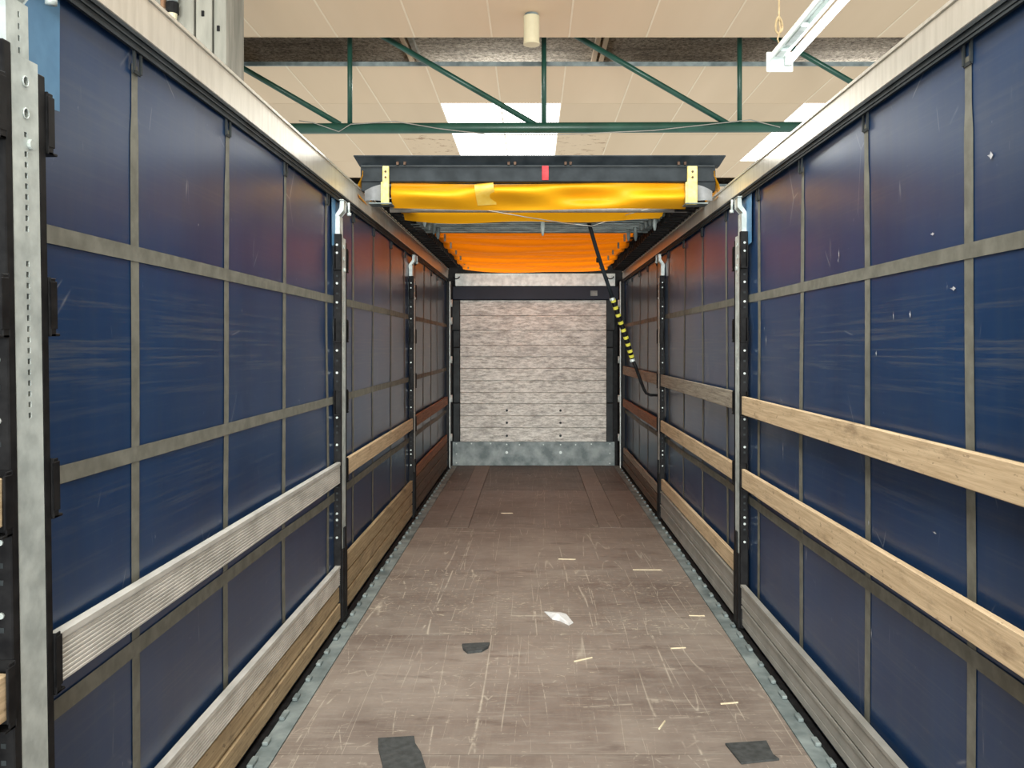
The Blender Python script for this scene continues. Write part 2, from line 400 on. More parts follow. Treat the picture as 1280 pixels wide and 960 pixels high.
# ============================================================ side curtains
def curtain(side):
    sg = -1 if side == 'L' else 1
    word = 'left' if sg < 0 else 'right'
    t = thing('side_curtain', 'navy blue vinyl side curtain with grey belts along the %s side' % word, 'curtain', (sg * CURT, 5.5, 0))
    ph = 0 if sg < 0 else 1.7
    def off(Y, Z):                                           # outward billow
        return .006 * math.sin(Y * 2.1 + ph) * math.sin(Z * 1.5 + .4) + .0015 * math.sin(Y * 4.3 + Z * 2.2 + ph) + .001 * math.sin(Z * 5 + Y)
    def P(Y, Z, lift=0): return (sg * (off(Y, Z) - lift), Y - 5.5, Z)
    ztop, ybk, yft = 2.69, Y0, 12.36
    part('sheet', MB().grid(lambda u, v: P(ybk + u * (yft - ybk), -.08 + v * (ztop + .08)), 180, 40), 'curtain', t, smooth=True)
    ys = ([-1.1, -.33, .45, 1.25, 2.678, 3.477, 4.285, 5.17, 5.92, 6.67, 7.5, 8.3, 9.05, 9.76, 10.46, 11.16, 11.9] if sg < 0 else
          [-1.1, -.33, .45, 1.25, 1.78, 2.594, 3.39, 4.21, 5.01, 5.84, 6.67, 7.48, 8.32, 9.1, 9.85, 10.6, 11.36, 12.0])
    for y in ys:
        w = .027
        b = part('vertical_belt', MB().grid(lambda u, v: P(y + (u - .5) * 2 * w * (1 if v < .93 else .75), -.08 + v * 2.71, .0025), 2, 36), 'belt', t, smooth=True)
        k = MB()
        for s2 in (-1, 1):
            k.box(-sg * .006, -sg * .014, y - 5.5 + s2 * .022 - .004, y - 5.5 + s2 * .022 + .004, 2.605, 2.69)
        k.box(-sg * .005, -sg * .010, y - 5.5 - .024, y - 5.5 + .024, 2.600, 2.612)
        part('roller_hook', k, 'postgrey', b)
    for z, w in ((2.038, .024), (1.41, .024), (.805, .026), (.16, .024)):
        part('horizontal_band', MB().grid(lambda u, v: P(ybk + u * (yft - ybk), z + (v - .5) * 2 * w, .0045), 180, 2), 'belt', t, smooth=True)
    for y0, y1 in ([(1.93, 2.265), (5.27, 5.55)] if sg < 0 else [(1.85, 2.2), (5.13, 5.43)]):
        part('top_patch', MB().grid(lambda u, v: P(y0 + u * (y1 - y0), 2.372 + v * .305 - .01 * math.sin(u * 3), .007 + .006 * math.sin(u * 3.1 + 1.4)), 6, 6), 'lightblue', t, 'light blue vinyl patch', smooth=True)
    marks = ([(3.18, 2.20, .008, .010), (3.66, 1.90, .006, .014), (4.5, 2.1, .006, .012), (2.9, .82, .012, .006)] if sg < 0 else
             [(3.70, 2.145, .006, .05), (3.71, 2.12, .009, .018), (2.83, 2.12, .030, .009), (2.69, 1.93, .035, .012), (3.00, 1.86, .014, .022),
              (3.14, 1.86, .005, .03), (2.47, 2.30, .03, .02), (4.86, 1.78, .012, .05), (4.9, 1.85, .01, .02), (3.38, 1.05, .01, .02), (4.5, 1.2, .006, .09),
              (4.18, .86, .006, .06), (4.13, .74, .005, .07), (3.35, .62, .006, .04), (2.83, 1.13, .03, .006), (3.3, 1.72, .012, .02)])
    k = MB()
    for y, z, ry, rz in marks:
        n = len(k.v); ry *= .75; rz *= .75; pts = [(-.7, -.1), (-.15, -.8), (.12, -.3), (.7, .25), (.1, .2), (-.1, .8)]
        k.v += [P(y + a * ry, z + b * rz, .004) for a, b in pts]; k.f.append(tuple(range(n, n + 6)))
    part('scuff_marks', k, 'white_mark', t, 'pale scuffed spots', stuff=True)
    return t
curtain('L'); curtain('R')

# ============================================================ roof rails
def rail(side):
    sg = -1 if side == 'L' else 1
    xi = -1.268 if sg < 0 else 1.262
    z0, z1 = (2.722, 2.855) if sg < 0 else (2.712, 2.812)
    t = thing('roof_rail', 'pale aluminium roof rail with black curtain track along the %s side' % ('left' if sg < 0 else 'right'), 'rail', (xi, 5.5, 0))
    a, b = Y0 - 5.5, 12.4 - 5.5
    part('side_face', MB().box(0, sg * .055, a, b, z0, z1), 'rail', t, bevel=.004)
    part('top_lip', MB().box(-sg * .006, sg * .055, a, b, z1, z1 + .012), 'rail', t)
    k = MB()
    k.box(sg * .004, sg * .012, a, b, 2.672, z0 - .001)      # inner track wall with ridges
    k.box(-sg * .002, sg * .012, a, b, z0 - .014, z0 - .002)
    k.box(0, sg * .012, a, b, z0 - .034, z0 - .028)
    k.box(sg * .002, sg * .012, a, b, 2.666, 2.674)
    k.box(sg * .052, sg * .062, a, b, 2.65, z0 - .001)
    part('track', k, 'charcoal', t, 'black curtain track')
rail('L'); rail('R')

# ============================================================ pillars
ring_me = MB().disc((0, 0, 0), (0, -1, 0), .0075, .004, 8)
def pillar(side, n, label, lean=0):
    sg = -1 if side == 'L' else 1                            # outward direction in X
    Yp = YP[side][n]; xi = XL if sg < 0 else XR
    t = thing('sliding_pillar', label, 'pillar', (xi, Yp, 0), (lean, 0, 0))
    X = lambda d: sg * d                                      # d > 0 is outward
    zt = 2.43
    sl = [(0, zt - .196 - .03 - i * .0252, .009, .013) for i in range(8)] + [(0, 1.945 - i * .0258, .009, .013) for i in range(15)] + \
         [(0, zt - .055, .012, .018), (0, zt - .13, .012, .018), (0, zt - .18, .006, .012)]
    k = MB(); k.plate_slots(X(0), X(.006), -.053, .053, .47, zt, sl)
    k.box(X(.006), X(.05), -.053, -.047, .47, zt); k.box(X(.006), X(.05), .047, .053, .47, zt)
    po = part('post', k, 'galv', t, 'galvanised slotted channel')
    part('channel_lining', MB().box(X(.030), X(.034), -.046, .046, .48, zt - .01), 'black', t)
    for z in (zt - .055, zt - .13):
        part('bolt_ring', MB().tube([(X(-.002), .011 * math.cos(a) , z + .012 * math.sin(a)) for a in [i * math.pi / 6 for i in range(13)]], .0018, 5, False), 'galv', po, smooth=True)
    part('bolt', MB().disc((X(0), .016, zt - .200), (-sg, 0, 0), .012, .008, 10), 'galv', po)
    for s2 in (-1, 1):
        ya, yb = (.053, .083) if s2 > 0 else (-.083, -.053)
        fr = part('side_rail', MB().box(X(-.001), X(.046), ya, yb, .02, zt + (.02 if s2 < 0 else -.02)), 'black', t, 'black side rail', bevel=.003)
        for z in (.25, .55, .66, .70, 1.13, 1.30, 1.58, 1.72, 2.02, 2.14, 2.33, 2.38):
            part('rivet', MB().disc((X(.024), s2 * .083, z), (0, s2, 0), .0075, .004, 8), 'galv', fr)
        for z in (.62, .66, .74, .78, .82, .86, 1.09, 1.2, 1.24, 1.52, 1.65, 1.98, 2.07, 2.18):
            part('peg_hole', MB().box(X(.018), X(.030), s2 * .083, s2 * .0845, z, z + .012), 'postgrey', fr)
        for z0, z1 in ((.885, 1.022), (1.330, 1.462), (1.785, 1.912), (2.235, 2.368)):   # slat pockets
            q = MB(); a, b = s2 * .083, s2 * .125
            c = s2 * .113
            q.box(X(.031), X(.037), min(a, b), max(a, b), z0 - .012, z1 + .008)
            q.box(X(-.006), X(.037), min(a, b), max(a, b), z0 - .014, z0 - .007)
            q.box(X(-.007), X(-.001), min(a, c), max(a, c), z0 + .004, z1 - .004)
            q.box(X(-.006), X(-.001), min(a, s2 * .107), max(a, s2 * .107), z0 - .014, z1 + .004)
            q.box(X(-.007), X(.037), min(a, s2 * .086), max(a, s2 * .086), z0 - .014, z1 + .006)
            part('slat_pocket', q, 'black', t, bevel=.002)
    part('lower_sleeve', MB().box(X(-.010), X(.055), -.064, .064, .012, .47).box(X(-.014), X(.0), -.02, .02, .03, .60), 'black', t, 'black lower sleeve', bevel=.004)
    k = MB(); k.plate_slots(X(.016), X(.021), -.044, .044, zt - .01, 2.565, [(.006, 2.45 + i * .028, .008, .014) for i in range(4)])
    k.box(X(.021), X(.05), -.044, -.039, zt - .01, 2.565); k.box(X(.021), X(.05), .039, .044, zt - .01, 2.565)
    part('upper_channel', k, 'galv', t)
    k = MB()                                                   # cranked hanger to the rail
    pth = [(.034, 2.535), (.034, 2.56), (-.004, 2.605), (-.006, 2.665), (.012, 2.665), (.016, 2.615), (.05, 2.565), (.05, 2.535)]
    n0 = len(k.v); m = len(pth)
    for y in (-.040, .040): k.v += [(X(d), y, z) for d, z in pth]
    k.f += [tuple(n0 + j for j in range(m)), tuple(n0 + m + j for j in reversed(range(m)))] + [(n0 + j, n0 + (j + 1) % m, n0 + m + (j + 1) % m, n0 + m + j) for j in range(m)]
    k.box(X(-.012), X(.02), -.055, .055, 2.664, 2.67)
    cr = part('crank_hanger', k, 'galv', t, 'cranked galvanised hanger', bevel=.003)
    part('locking_bolt', MB().tube([(X(-.012), .085, 2.67), (X(-.014), .09, 2.60)], .008, 8).disc((X(-.014), .09, 2.605), (0, 0, -1), .014, .018, 8), 'galv', cr, smooth=True)
    return t
pillar('L', 0, 'galvanised slotted pillar at the left edge of the photo, nearest the camera', .0265)
pillar('L', 1, 'galvanised slotted pillar between the near and middle left bays')
pillar('L', 2, 'dark slotted pillar between the middle and far left bays')
pillar('R', 0, 'galvanised slotted pillar at the near end of the right slats')
pillar('R', 1, 'galvanised slotted pillar between the near and middle right bays')
pillar('R', 2, 'dark slotted pillar the hazard striped strap is hooked to')

# ============================================================ slats and side boards
def ribbed_profile(sg, h, ribs):
    pts = [(0, 0)]
    st = (h - .022) / ribs
    for i in range(ribs):
        z = i * st; pts += [(0, z + st * .15), (-sg * .0028, z + st * .30), (-sg * .0028, z + st * .70), (0, z + st * .85)]
    if ribs == 3:
        g = h * .30; pts = [(0, 0), (0, g), (sg * .0025, g + .003), (sg * .0025, g + .006), (0, g + .009)]
    pts += [(0, h - .020), (-sg * .006, h - .016), (-sg * .006, h), (sg * .025, h), (sg * .025, 0)]
    return pts
def slat(side, y0, y1, z0, z1, mat, label, cat='slat', name='timber_lath', ribs=0, group=None, sag=0):
    sg = -1 if side == 'L' else 1; xi = (XL if sg < 0 else XR) + sg * .001
    yc = (y0 + y1) / 2; L = (y1 - y0) / 2
    if cat == 'board': z1 -= .010; xi += sg * random.uniform(0, .010)
    k = MB()
    wob = (lambda y: (0, sag * (math.cos(y / L * math.pi / 2)))) if sag else None
    if ribs: k.extrude_y(ribbed_profile(sg, z1 - z0, ribs), -L, L, 8, wob)
    else:
        k.extrude_y([(0, 0), (0, z1 - z0), (sg * .026, z1 - z0), (sg * .026, 0)], -L, L, 8, wob)
    return solid(name, k, mat, label, cat, (xi, yc, z0), bevel=0 if ribs else .003)
la, lb, lc = YP['L']; ra, rb, rc = YP['R']; g = .086
A, B_ = 'aluminium_lath', 'aluminium_board'
# left, behind the nearest pillar
slat('L', -1.2, la - .145, 1.338, 1.450, 'wood', 'pale wooden slat cut off by the left photo edge, upper of two')
slat('L', -1.2, la - .125, .893, 1.0, 'wood', 'pale wooden slat cut off by the left photo edge, lower of two')
# left near bay
slat('L', la + .075, lb - g, .893, 1.022, 'alu', 'ribbed aluminium slat across the nearest left bay', name=A, ribs=9)
slat('L', la + g, lb - g, .252, .385, 'alu', 'ribbed aluminium board on top of two boards in nearest left bay', 'board', B_, 8)
slat('L', la + g, lb - g, .151, .250, 'wood2', 'wooden board directly under the ribbed aluminium board, left side', 'board', 'timber_board')
slat('L', la + g, lb - g, .045, .149, 'wood2', 'lowest wooden board of the nearest left bay', 'board', 'timber_board')
# left middle bay
slat('L', lb + g, lc - g, .908, 1.018, 'wood', 'pale wooden slat across the middle left bay')
slat('L', lb + g, lc - g, .286, .405, 'wood2', 'topmost of three wooden boards in the middle left bay', 'board', 'timber_board')
slat('L', lb + g, lc - g, .164, .284, 'wood2', 'middle one of three wooden boards in the middle left bay', 'board', 'timber_board')
slat('L', lb + g, lc - g, .045, .162, 'wood2', 'lowest of three wooden boards in the middle left bay', 'board', 'timber_board')
# left far bay
slat('L', lc + g, 12.05, .915, 1.03, 'wood_red', 'red brown wooden slat across the far left bay')
slat('L', lc + g, 12.05, .392, .50, 'wood_red', 'red brown wooden board, topmost in the far left bay', 'board', 'timber_board')
slat('L', lc + g, 12.05, .277, .390, 'wood_dark', 'dark wooden board right under the red brown one, far left bay', 'board', 'timber_board')
slat('L', lc + g, 12.05, .161, .275, 'wood_dark', 'dark wooden board second from the floor, far left bay', 'board', 'timber_board')
slat('L', lc + g, 12.05, .045, .159, 'wood_dark', 'dark wooden board lowest in the far left bay', 'board', 'timber_board')
# right near bay
slat('R', ra + g, rb - g, 1.330, 1.440, 'wood', 'pale wooden slat across the nearest right bay, upper one')
slat('R', ra + g, rb - g, .886, .997, 'wood', 'pale wooden slat across the nearest right bay, lower one')
slat('R', ra + g, rb - g, .174, .300, 'alu_grey', 'grey ribbed aluminium board, upper of two in nearest right bay', 'board', B_, 3)
slat('R', ra + g, rb - g, .045, .172, 'alu_grey', 'grey ribbed aluminium board, lower of two in nearest right bay', 'board', B_, 3)
# right middle bay
slat('R', rb + g, rc - g, 1.347, 1.460, 'wood_grey', 'grey weathered slat across the middle right bay, upper one')
slat('R', rb + g, rc - g, .895, 1.003, 'wood', 'brownish wooden slat across the middle right bay, lower one')
slat('R', rb + g, rc - g, .312, .430, 'wood', 'wooden board above two aluminium boards in middle right bay', 'board', 'timber_board')
slat('R', rb + g, rc - g, .178, .310, 'alu_grey', 'grey aluminium board under the wooden one, middle right bay', 'board', B_, 3)
slat('R', rb + g, rc - g, .045, .176, 'alu_grey', 'grey aluminium board nearest the floor, middle right bay', 'board', B_, 3)
# right far bay
slat('R', rc + g, 12.05, 1.345, 1.460, 'wood_grey', 'grey weathered slat across the far right bay, upper one')
slat('R', rc + g, 12.05, .890, 1.0, 'wood_red', 'red brown wooden slat across the far right bay, lower one')
slat('R', rc + g, 12.05, .228, .320, 'wood_grey', 'grey board topmost of three in the far right bay', 'board', 'timber_board')
slat('R', rc + g, 12.05, .137, .226, 'wood_dark', 'brown board in the middle of three, far right bay', 'board', 'timber_board')
slat('R', rc + g, 12.05, .045, .135, 'wood_dark', 'brown board lowest of three in the far right bay', 'board', 'timber_board')

# ============================================================ sliding roof, pushed to the front
RY = 6.0
rf = thing('sliding_roof', 'orange tarpaulin sliding roof folded forward behind a black header beam', 'roof', (0, RY, 2.72))
def rp(name, mb, mat, label=None, smooth=False, bevel=0, parent=None, stuff=False):
    me = mb.mesh(name, M[mat], smooth)
    o = link(name, me, parent or rf, (0, 0, 0) if parent else (0, -RY, -2.72), bevel)
    if label: o['label'] = label
    if stuff: o['kind'] = 'stuff'
    return o
hb = rp('header_beam', MB().box(-1.255, 1.248, 6.02, 6.08, 2.905, 3.03), 'charcoal', 'black rear header beam', bevel=.006)
lip = MB(); n0 = 0
for x in (-1.295, 1.31):
    xi = x * .975
    lip.v += [(xi, 6.03, 3.015), (x, 5.97, 3.075), (x, 6.10, 3.09), (xi, 6.10, 3.015), (x, 5.975, 3.083)]
lip.f += [(0, 1, 4, 2, 3), (8, 7, 9, 6, 5), (0, 5, 6, 1), (1, 6, 9, 4), (4, 9, 7, 2), (2, 7, 8, 3), (3, 8, 5, 0)]
rp('gutter_lip', lip, 'charcoal', 'black flared gutter lip')
rp('header_ridge', MB().box(-1.25, 1.24, 6.005, 6.03, 3.008, 3.018), 'postgrey')
for x in (-.99, -.94, -.21, -.165, .19, .225, .985, 1.03):
    rp('rusty_clip', MB().box(x - .008, x + .008, 5.99, 6.02, 3.02, 3.036).disc((x, 6.0, 3.032), (0, 0, 1), .010, .010, 8), 'rust', 'rusty clip')
rp('red_strap', MB().grid(lambda u, v: (.025 + u * .045, 6.004 - .010 * math.sin(v * 3.1), 2.915 + v * .10), 2, 6), 'red', 'red webbing strap', smooth=True)
for i, (a, b) in enumerate(((-1.095, -1.05), (1.045, 1.115))):
    k = MB().box(a, b, 5.985, 6.012, 2.74, 3.01).box(a - .012, a + .006, 5.99, 6.03, 2.74, 2.9)
    p = rp('corner_bracket', k, 'yellow_paint', 'chipped yellow bracket', bevel=.004)
    for z in (2.93, 2.97):
        rp('bolt', MB().disc(((a + b) / 2, 5.985, z), (0, -1, 0), .008, .006, 8), 'rust', parent=p)
    so = -1 if i == 0 else 1
    rp('end_plate', MB().box(so * 1.10, so * 1.252, 6.03, 6.10, 2.84, 2.99), 'charcoal', bevel=.004)
    rp('end_flap', MB().grid(lambda u, v: (so * (1.10 + u * .125), 6.02 - .03 * math.sin(u * 3) , 2.77 + v * (.12 - .05 * u)), 5, 5), 'grey_cloth', 'grey cloth flap', smooth=True)
    rp('side_tarp', MB().grid(lambda u, v: (so * (1.255 + .02 * math.sin(v * 5 + u)), 5.99 + u * .5, 2.79 + v * .19), 5, 6), 'tarp_front', 'yellow tarp edge', smooth=True)
    rp('foot_plate', MB().box(so * 1.03, so * 1.19, 5.975, 6.11, 2.742, 2.752), 'galv_dark', bevel=.003)
def frontfold(u, v):
    x = -1.05 + u * 2.12; a = v
    z = 2.915 - .17 * a - .012 * math.sin(u * math.pi)
    y = 6.09 + .10 * a ** 1.3 - .055 * math.sin(a * math.pi) + .03 * math.sin(u * 9 + a * 4) * a + .02 * math.sin(u * 17 - a * 6) * math.sin(a * 3.1)
    y += .026 * math.sin(3.2 * u * 2 + 7 * a)
    return (x, y, z)
rp('rear_fold', MB().grid(frontfold, 80, 24), 'tarp_front', 'yellow tarp fold under the header', smooth=True)
rp('repair_patch', MB().grid(lambda u, v: (-.455 + u * .135 + v * .018, frontfold((-.455 + u * .135 + v * .018 + 1.05) / 2.12, .10 + v * .80)[1] - .034, 2.895 - v * .138 + u * .012), 8, 8), 'patch', 'square yellow repair patch', smooth=True)
rp('cross_tube', MB().tube([(-1.19, 6.88, 2.846), (1.20, 6.88, 2.846)], .024, 12), 'alu', 'galvanised cross tube', smooth=True)
def fold2(u, v):
    x = -1.12 + u * 2.15
    return (x, 6.94 + .26 * v, 2.868 - .068 * v - .02 * math.sin(v * 6 + u * 5) * (1 - u * .5) + .012 * math.sin(u * 11 + v * 3))
rp('second_fold', MB().grid(fold2, 60, 14), 'tarp_fold', 'yellow tarp fold behind the cross tube', smooth=True)
for i in range(9):
    y = 7.36 + i * .135
    b = rp('roof_bow', MB().box(-1.17, 1.15, y, y + .055, 2.868, 2.918).box(-1.17, 1.15, y + .058, y + .085, 2.885, 2.91), 'galv_dark', 'grey steel roof bow', bevel=.005)
pins = [(-.98, 7.42, .10), (-.965, 7.62, .10), (-.955, 7.9, .10), (-.94, 8.1, .12), (.045, 7.30, .19), (1.02, 7.42, .13), (1.0, 7.56, .07), (.98, 7.7, .07), (.96, 7.84, .07), (.93, 8.06, .14), (.89, 8.3, .11)]
for x, y, h in pins:
    rp('guide_pin', MB().tube([(x, y, 2.90), (x, y, 2.88 - h * .7), (x, y, 2.88 - h)], [.018, .018, .008], 8), 'galv_dark', smooth=False)
def cloth(u, v):
    Y = 8.52 + v * 3.84; hw = 1.06 - .02 * v; x = -.005 + (u * 2 - 1) * hw
    e = 1 - abs(u * 2 - 1) ** 3
    ph = (Y - 8.52 + .05 * math.sin(Y * 2.9) + .05 * math.sin(u * 4.2 + Y) + .02 * math.sin(u * 13 + 2 * Y)) / .40
    t = max(0., ph) % 1.0; n = int(max(0., ph)); amp = .045 + .035 * math.sin(n * 2.3 + 1) ** 2
    sag = 1 - (2 * t ** .55 - 1) ** 2
    z = 2.935 - .06 * v - amp * sag * (.45 + .55 * e) - .03 * v * e - .010 * math.sin(u * 7 + n * 2.1) * sag
    return (x, Y, z)
rp('folded_tarp', MB().grid(cloth, 60, 330), 'tarp', 'orange tarp glowing with light from above', smooth=True)
for i in range(12):
    y = 8.52 + i * .32
    if 0: rp('roof_bow', MB().box(-1.17, 1.15, y - .02, y + .02, 2.935 - .012 * i * .32, 2.965 - .012 * i * .32), 'galv_dark', 'grey steel roof bow')
    for sg in (-1, 1):
        if i % 2 == 1: rp('guide_pin', MB().tube([(sg * .93 - .02, y, 2.91), (sg * .93 - .02, y, 2.83)], .011, 6), 'galv_dark')
for sg in (-1, 1):                                        # black carriages on the rails
    zt = 2.868 if sg < 0 else 2.826
    for i in range(36):
        y = 6.46 + i * .162
        k = MB().box(sg * 1.10, sg * 1.262, y, y + .085, zt, zt + .055)
        k.box(sg * 1.10, sg * 1.20, y + .02, y + .13, zt + .02, zt + .085)
        k.tube([(sg * 1.255, y + .04, zt + .01), (sg * 1.225, y + .04, zt + .01)], .024, 8)
        rp('carriage', k, 'black', bevel=.003)
    rp('edge_hem', MB().grid(lambda u, v: (sg * (1.0 + v * .26), 6.5 + u * 5.85, zt + .09 + .02 * math.sin(u * 120)), 90, 3), 'black', 'black tarp hem')
# cord strung under the roof
rp('roof_cord', MB().tube([(-1.17, 6.42, 2.86), (-.82, 6.46, 2.85), (-.5, 6.7, 2.828), (-.1, 6.9, 2.79), (.25, 7.1, 2.765), (.48, 7.5, 2.80), (.75, 7.0, 2.83), (1.0, 6.6, 2.84), (1.15, 6.42, 2.86)], .004, 6),
   'alu', 'thin pale cord', smooth=True)
# pull strap with hazard stripes
ps = thing('pull_strap', 'black roof pull strap with yellow hazard stripes hanging to right pillar', 'strap', (.5, 7.86, 2.87))
pp = [(.475, 7.86, 2.885), (.50, 7.87, 2.80), (.54, 7.93, 2.68), (.60, 8.02, 2.52), (.665, 8.12, 2.36), (.72, 8.2, 2.22)]
pc = [(.72, 8.2, 2.22), (.765, 8.24, 2.10), (.815, 8.29, 1.97), (.865, 8.33, 1.84), (.905, 8.37, 1.72), (.935, 8.4, 1.63)]
pe = [(.935, 8.4, 1.63), (.98, 8.43, 1.53), (1.03, 8.47, 1.40), (1.065, 8.49, 1.315), (1.09, 8.5, 1.275), (1.13, 8.5, 1.258), (1.20, 8.52, 1.255)]
L0 = Vector((.5, 7.86, 2.87)); rel = lambda P: [tuple(Vector(p) - L0) for p in P]
part('upper_strap', MB().tube(rel(pp), .019, 8), 'charcoal', ps, smooth=True)
part('top_bracket', MB().box(-.07, .08, -.02, .02, .012, .028), 'black', ps)
part('buckle', MB().disc(tuple(Vector((.585, 8.0, 2.55)) - L0), (-1, 0, 0), .022, .03, 8), 'black', ps)
sl_ = part('striped_sleeve', MB().tube(rel(pc), .024, 10), 'black', ps, 'black sleeve with yellow stripes', smooth=True)
for i in range(9):
    f = (i + .35) / 9 * (len(pc) - 1); j = int(f); a = Vector(pc[j]); b = Vector(pc[j + 1]); p = a.lerp(b, f - j); d = (b - a).normalized()
    q = p + d * .030
    part('yellow_stripe', MB().tube([tuple(p - L0), tuple(q - L0)], .0255, 10, False), 'chev_y', sl_)
for p in (pc[0], pc[-1]):
    part('end_collar', MB().disc(tuple(Vector(p) - L0 + Vector((0, 0, -.012))), (.3, .1, -1), .027, .024, 10), 'galv', ps)
part('lower_rod', MB().tube(rel(pe), [.017, .017, .016, .015, .014, .014, .014], 8), 'black', ps, smooth=True)

# ============================================================ litter on the floor
def flat(name, poly, h, mat, label, cat, group=None):
    cx = sum(p[0] for p in poly) / len(poly); cy = sum(p[1] for p in poly) / len(poly)
    return solid(name, MB().prism([(x - cx, y - cy) for x, y in poly], 0, h), mat, label, cat, (cx, cy, .0008), group=group)
flat('rubber_mat', [(-.727, 3.79), (-.57, 3.81), (-.555, 3.74), (-.52, 3.66), (-.475, 3.5), (-.46, 3.40), (-.64, 3.39), (-.665, 3.55), (-.71, 3.70)], .008, 'rubber', 'dark grey rubber mat scrap at the bottom photo edge', 'mat')
flat('rubber_mat', [(-.452, 4.97), (-.38, 4.985), (-.292, 4.995), (-.298, 4.93), (-.33, 4.87), (-.41, 4.845), (-.44, 4.90)], .014, 'rubber', 'small black rubber scrap lying left of the floor middle', 'mat')
flat('rubber_mat', [(.803, 3.74), (.99, 3.765), (.985, 3.64), (1.00, 3.60), (.83, 3.565)], .008, 'rubber', 'dark grey rubber mat scrap near the right floor edge', 'mat')
k = MB(); pl = [(.036, 5.60), (.14, 5.56), (.175, 5.50), (.215, 5.38), (.185, 5.335), (.13, 5.42), (.085, 5.45)]
cx, cy = .12, 5.47
k.v = [(x - cx, y - cy, .006 + .016 * (i % 3) / 2) for i, (x, y) in enumerate(pl)] + [(0, 0, .034)] + [(x - cx, y - cy, .001) for x, y in pl]
k.f = [(i, (i + 1) % 7, 7) for i in range(7)] + [(i + 8, (i + 1) % 7 + 8, (i + 1) % 7, i) for i in range(7)] + [tuple(range(14, 7, -1))]
solid('plastic_scrap', k, 'paper', 'torn white plastic scrap in the middle of the floor', 'litter', (cx, cy, 0))
def splinter(x, y, L, ang, label):
    solid('wood_splinter', MB().extrude_y([(-.0035, 0), (-.0025, .006), (.0025, .006), (.0035, 0)], -L / 2, L / 2, 3), 'splinter', label, 'splinter', (x, y, .0008), (0, 0, ang), 'wood splinters scattered on the floor')
splinter(.85, 6.65, .22, 1.56, 'pale splinter lying crosswise by the middle right boards')
splinter(.24, 6.98, .14, 1.50, 'pale splinter lying crosswise at the middle of the floor')
splinter(.24, 4.75, .12, -1.05, 'pale splinter slanting behind the torn white plastic scrap')
splinter(.80, 4.93, .09, 1.72, 'short pale splinter left of the nearest right pillar foot')
splinter(.92, 4.17, .09, 1.75, 'short pale splinter beyond the right rubber scrap')
splinter(.555, 3.93, .09, -.45, 'short pale splinter left of the right rubber scrap')
splinter(-.31, 8.9, .12, 1.56, 'pale splinter on the dark far floor')
splinter(1.02, 5.52, .10, 1.5, 'pale splinter beside the right pillar between near and middle bays')

# ============================================================ workshop hall above the trailer
HZ = 5.75
ce = struct('ceiling', MB().box(-14, 14, -14, 34, 6.46, 6.52), 'wool')
XJ = [-1.57 + i for i in range(-9, 12)]                     # joints between ceiling panels
pm = MB().box(-.495, .495, -.5, .5, 0, .035)
me_c = {m: pm.mesh('ceiling_panel', M[m]) for m in ('ceil', 'ceil_b', 'ceil_stain')}
bands = [-14, -5.5, .4, 2.6, 4.8, 7.0, 9.0, 11.06], [12.19, 14.1, 16.2, 18.5, 20.3], [21.4, 23.6, 26, 34]
SKYL = [(-1.57, 14.1), (-.57, 14.1), (4.43, 14.1), (5.43, 14.1), (-7.57, 14.1), (-8.57, 14.1)]
sky_cells = {}
for bd in bands:
    for y0, y1 in zip(bd[:-1], bd[1:]):
        for x0 in XJ[:-1]:
            if y0 >= 14.1 and y1 <= 18.6 and any(abs(x0 - s) < .1 for s, _ in SKYL): continue
            st = (y0 == 16.2 and round(x0, 2) in (-2.57, .43)) 
            m = 'ceil_stain' if st else ('ceil' if int((x0 + 30) * 3 + y0) % 3 else 'ceil_b')
            o = link('ceiling_panel', me_c[m], ce, (x0 + .5, (y0 + y1) / 2, HZ)); o.scale = (1, (y1 - y0) - .008, 1)
            if st: o['label'] = 'water stained ceiling panel'
    for x0 in XJ:
        part('ceiling_batten', MB().box(x0 - .011, x0 + .011, bd[0], bd[-1], HZ - .004, HZ + .01), 'batten', ce)
for n, (x0, _) in enumerate(SKYL):
    w = struct('window_%d' % (n + 1), MB().box(x0 + .012, x0 + .988, 14.11, 18.49, HZ + .004, HZ + .014), 'sky')
    if n in (1, 3):
        k = MB()
        for i in range(14): k.box(x0 + .30 + i * .05, x0 + .308 + i * .05, 14.11, 18.49, HZ - .003, HZ + .004)
        part('pane_ribs', k, 'grey_cloth', w, stuff=True)
# open strip where the truss passes
for ya, yb in ((11.06, 12.19), (20.3, 21.4)):
    part('edge_angle', MB().box(-14, 14, yb - .03, yb, HZ - .012, HZ + .045), 'galv_dark', ce)
    part('edge_angle', MB().box(-14, 14, ya, ya + .01, HZ - .003, HZ + .05), 'ceil', ce)
for x in (-2.05, -1.93, .92, 1.04):
    part('roof_batten', MB().box(x, x + .07, 9, 22, 6.38, 6.46), 'batten' if x in (-2.05, .92, 1.04) else 'concrete', ce)
for x in (-5.0, -4.9, 4.0, 4.12):
    part('roof_batten', MB().box(x, x + .07, 9, 22, 6.38, 6.46), 'batten', ce)
struct('wall_back', MB().box(-14, 14, 34, 34.2, -1.2, 6.5), 'concrete')
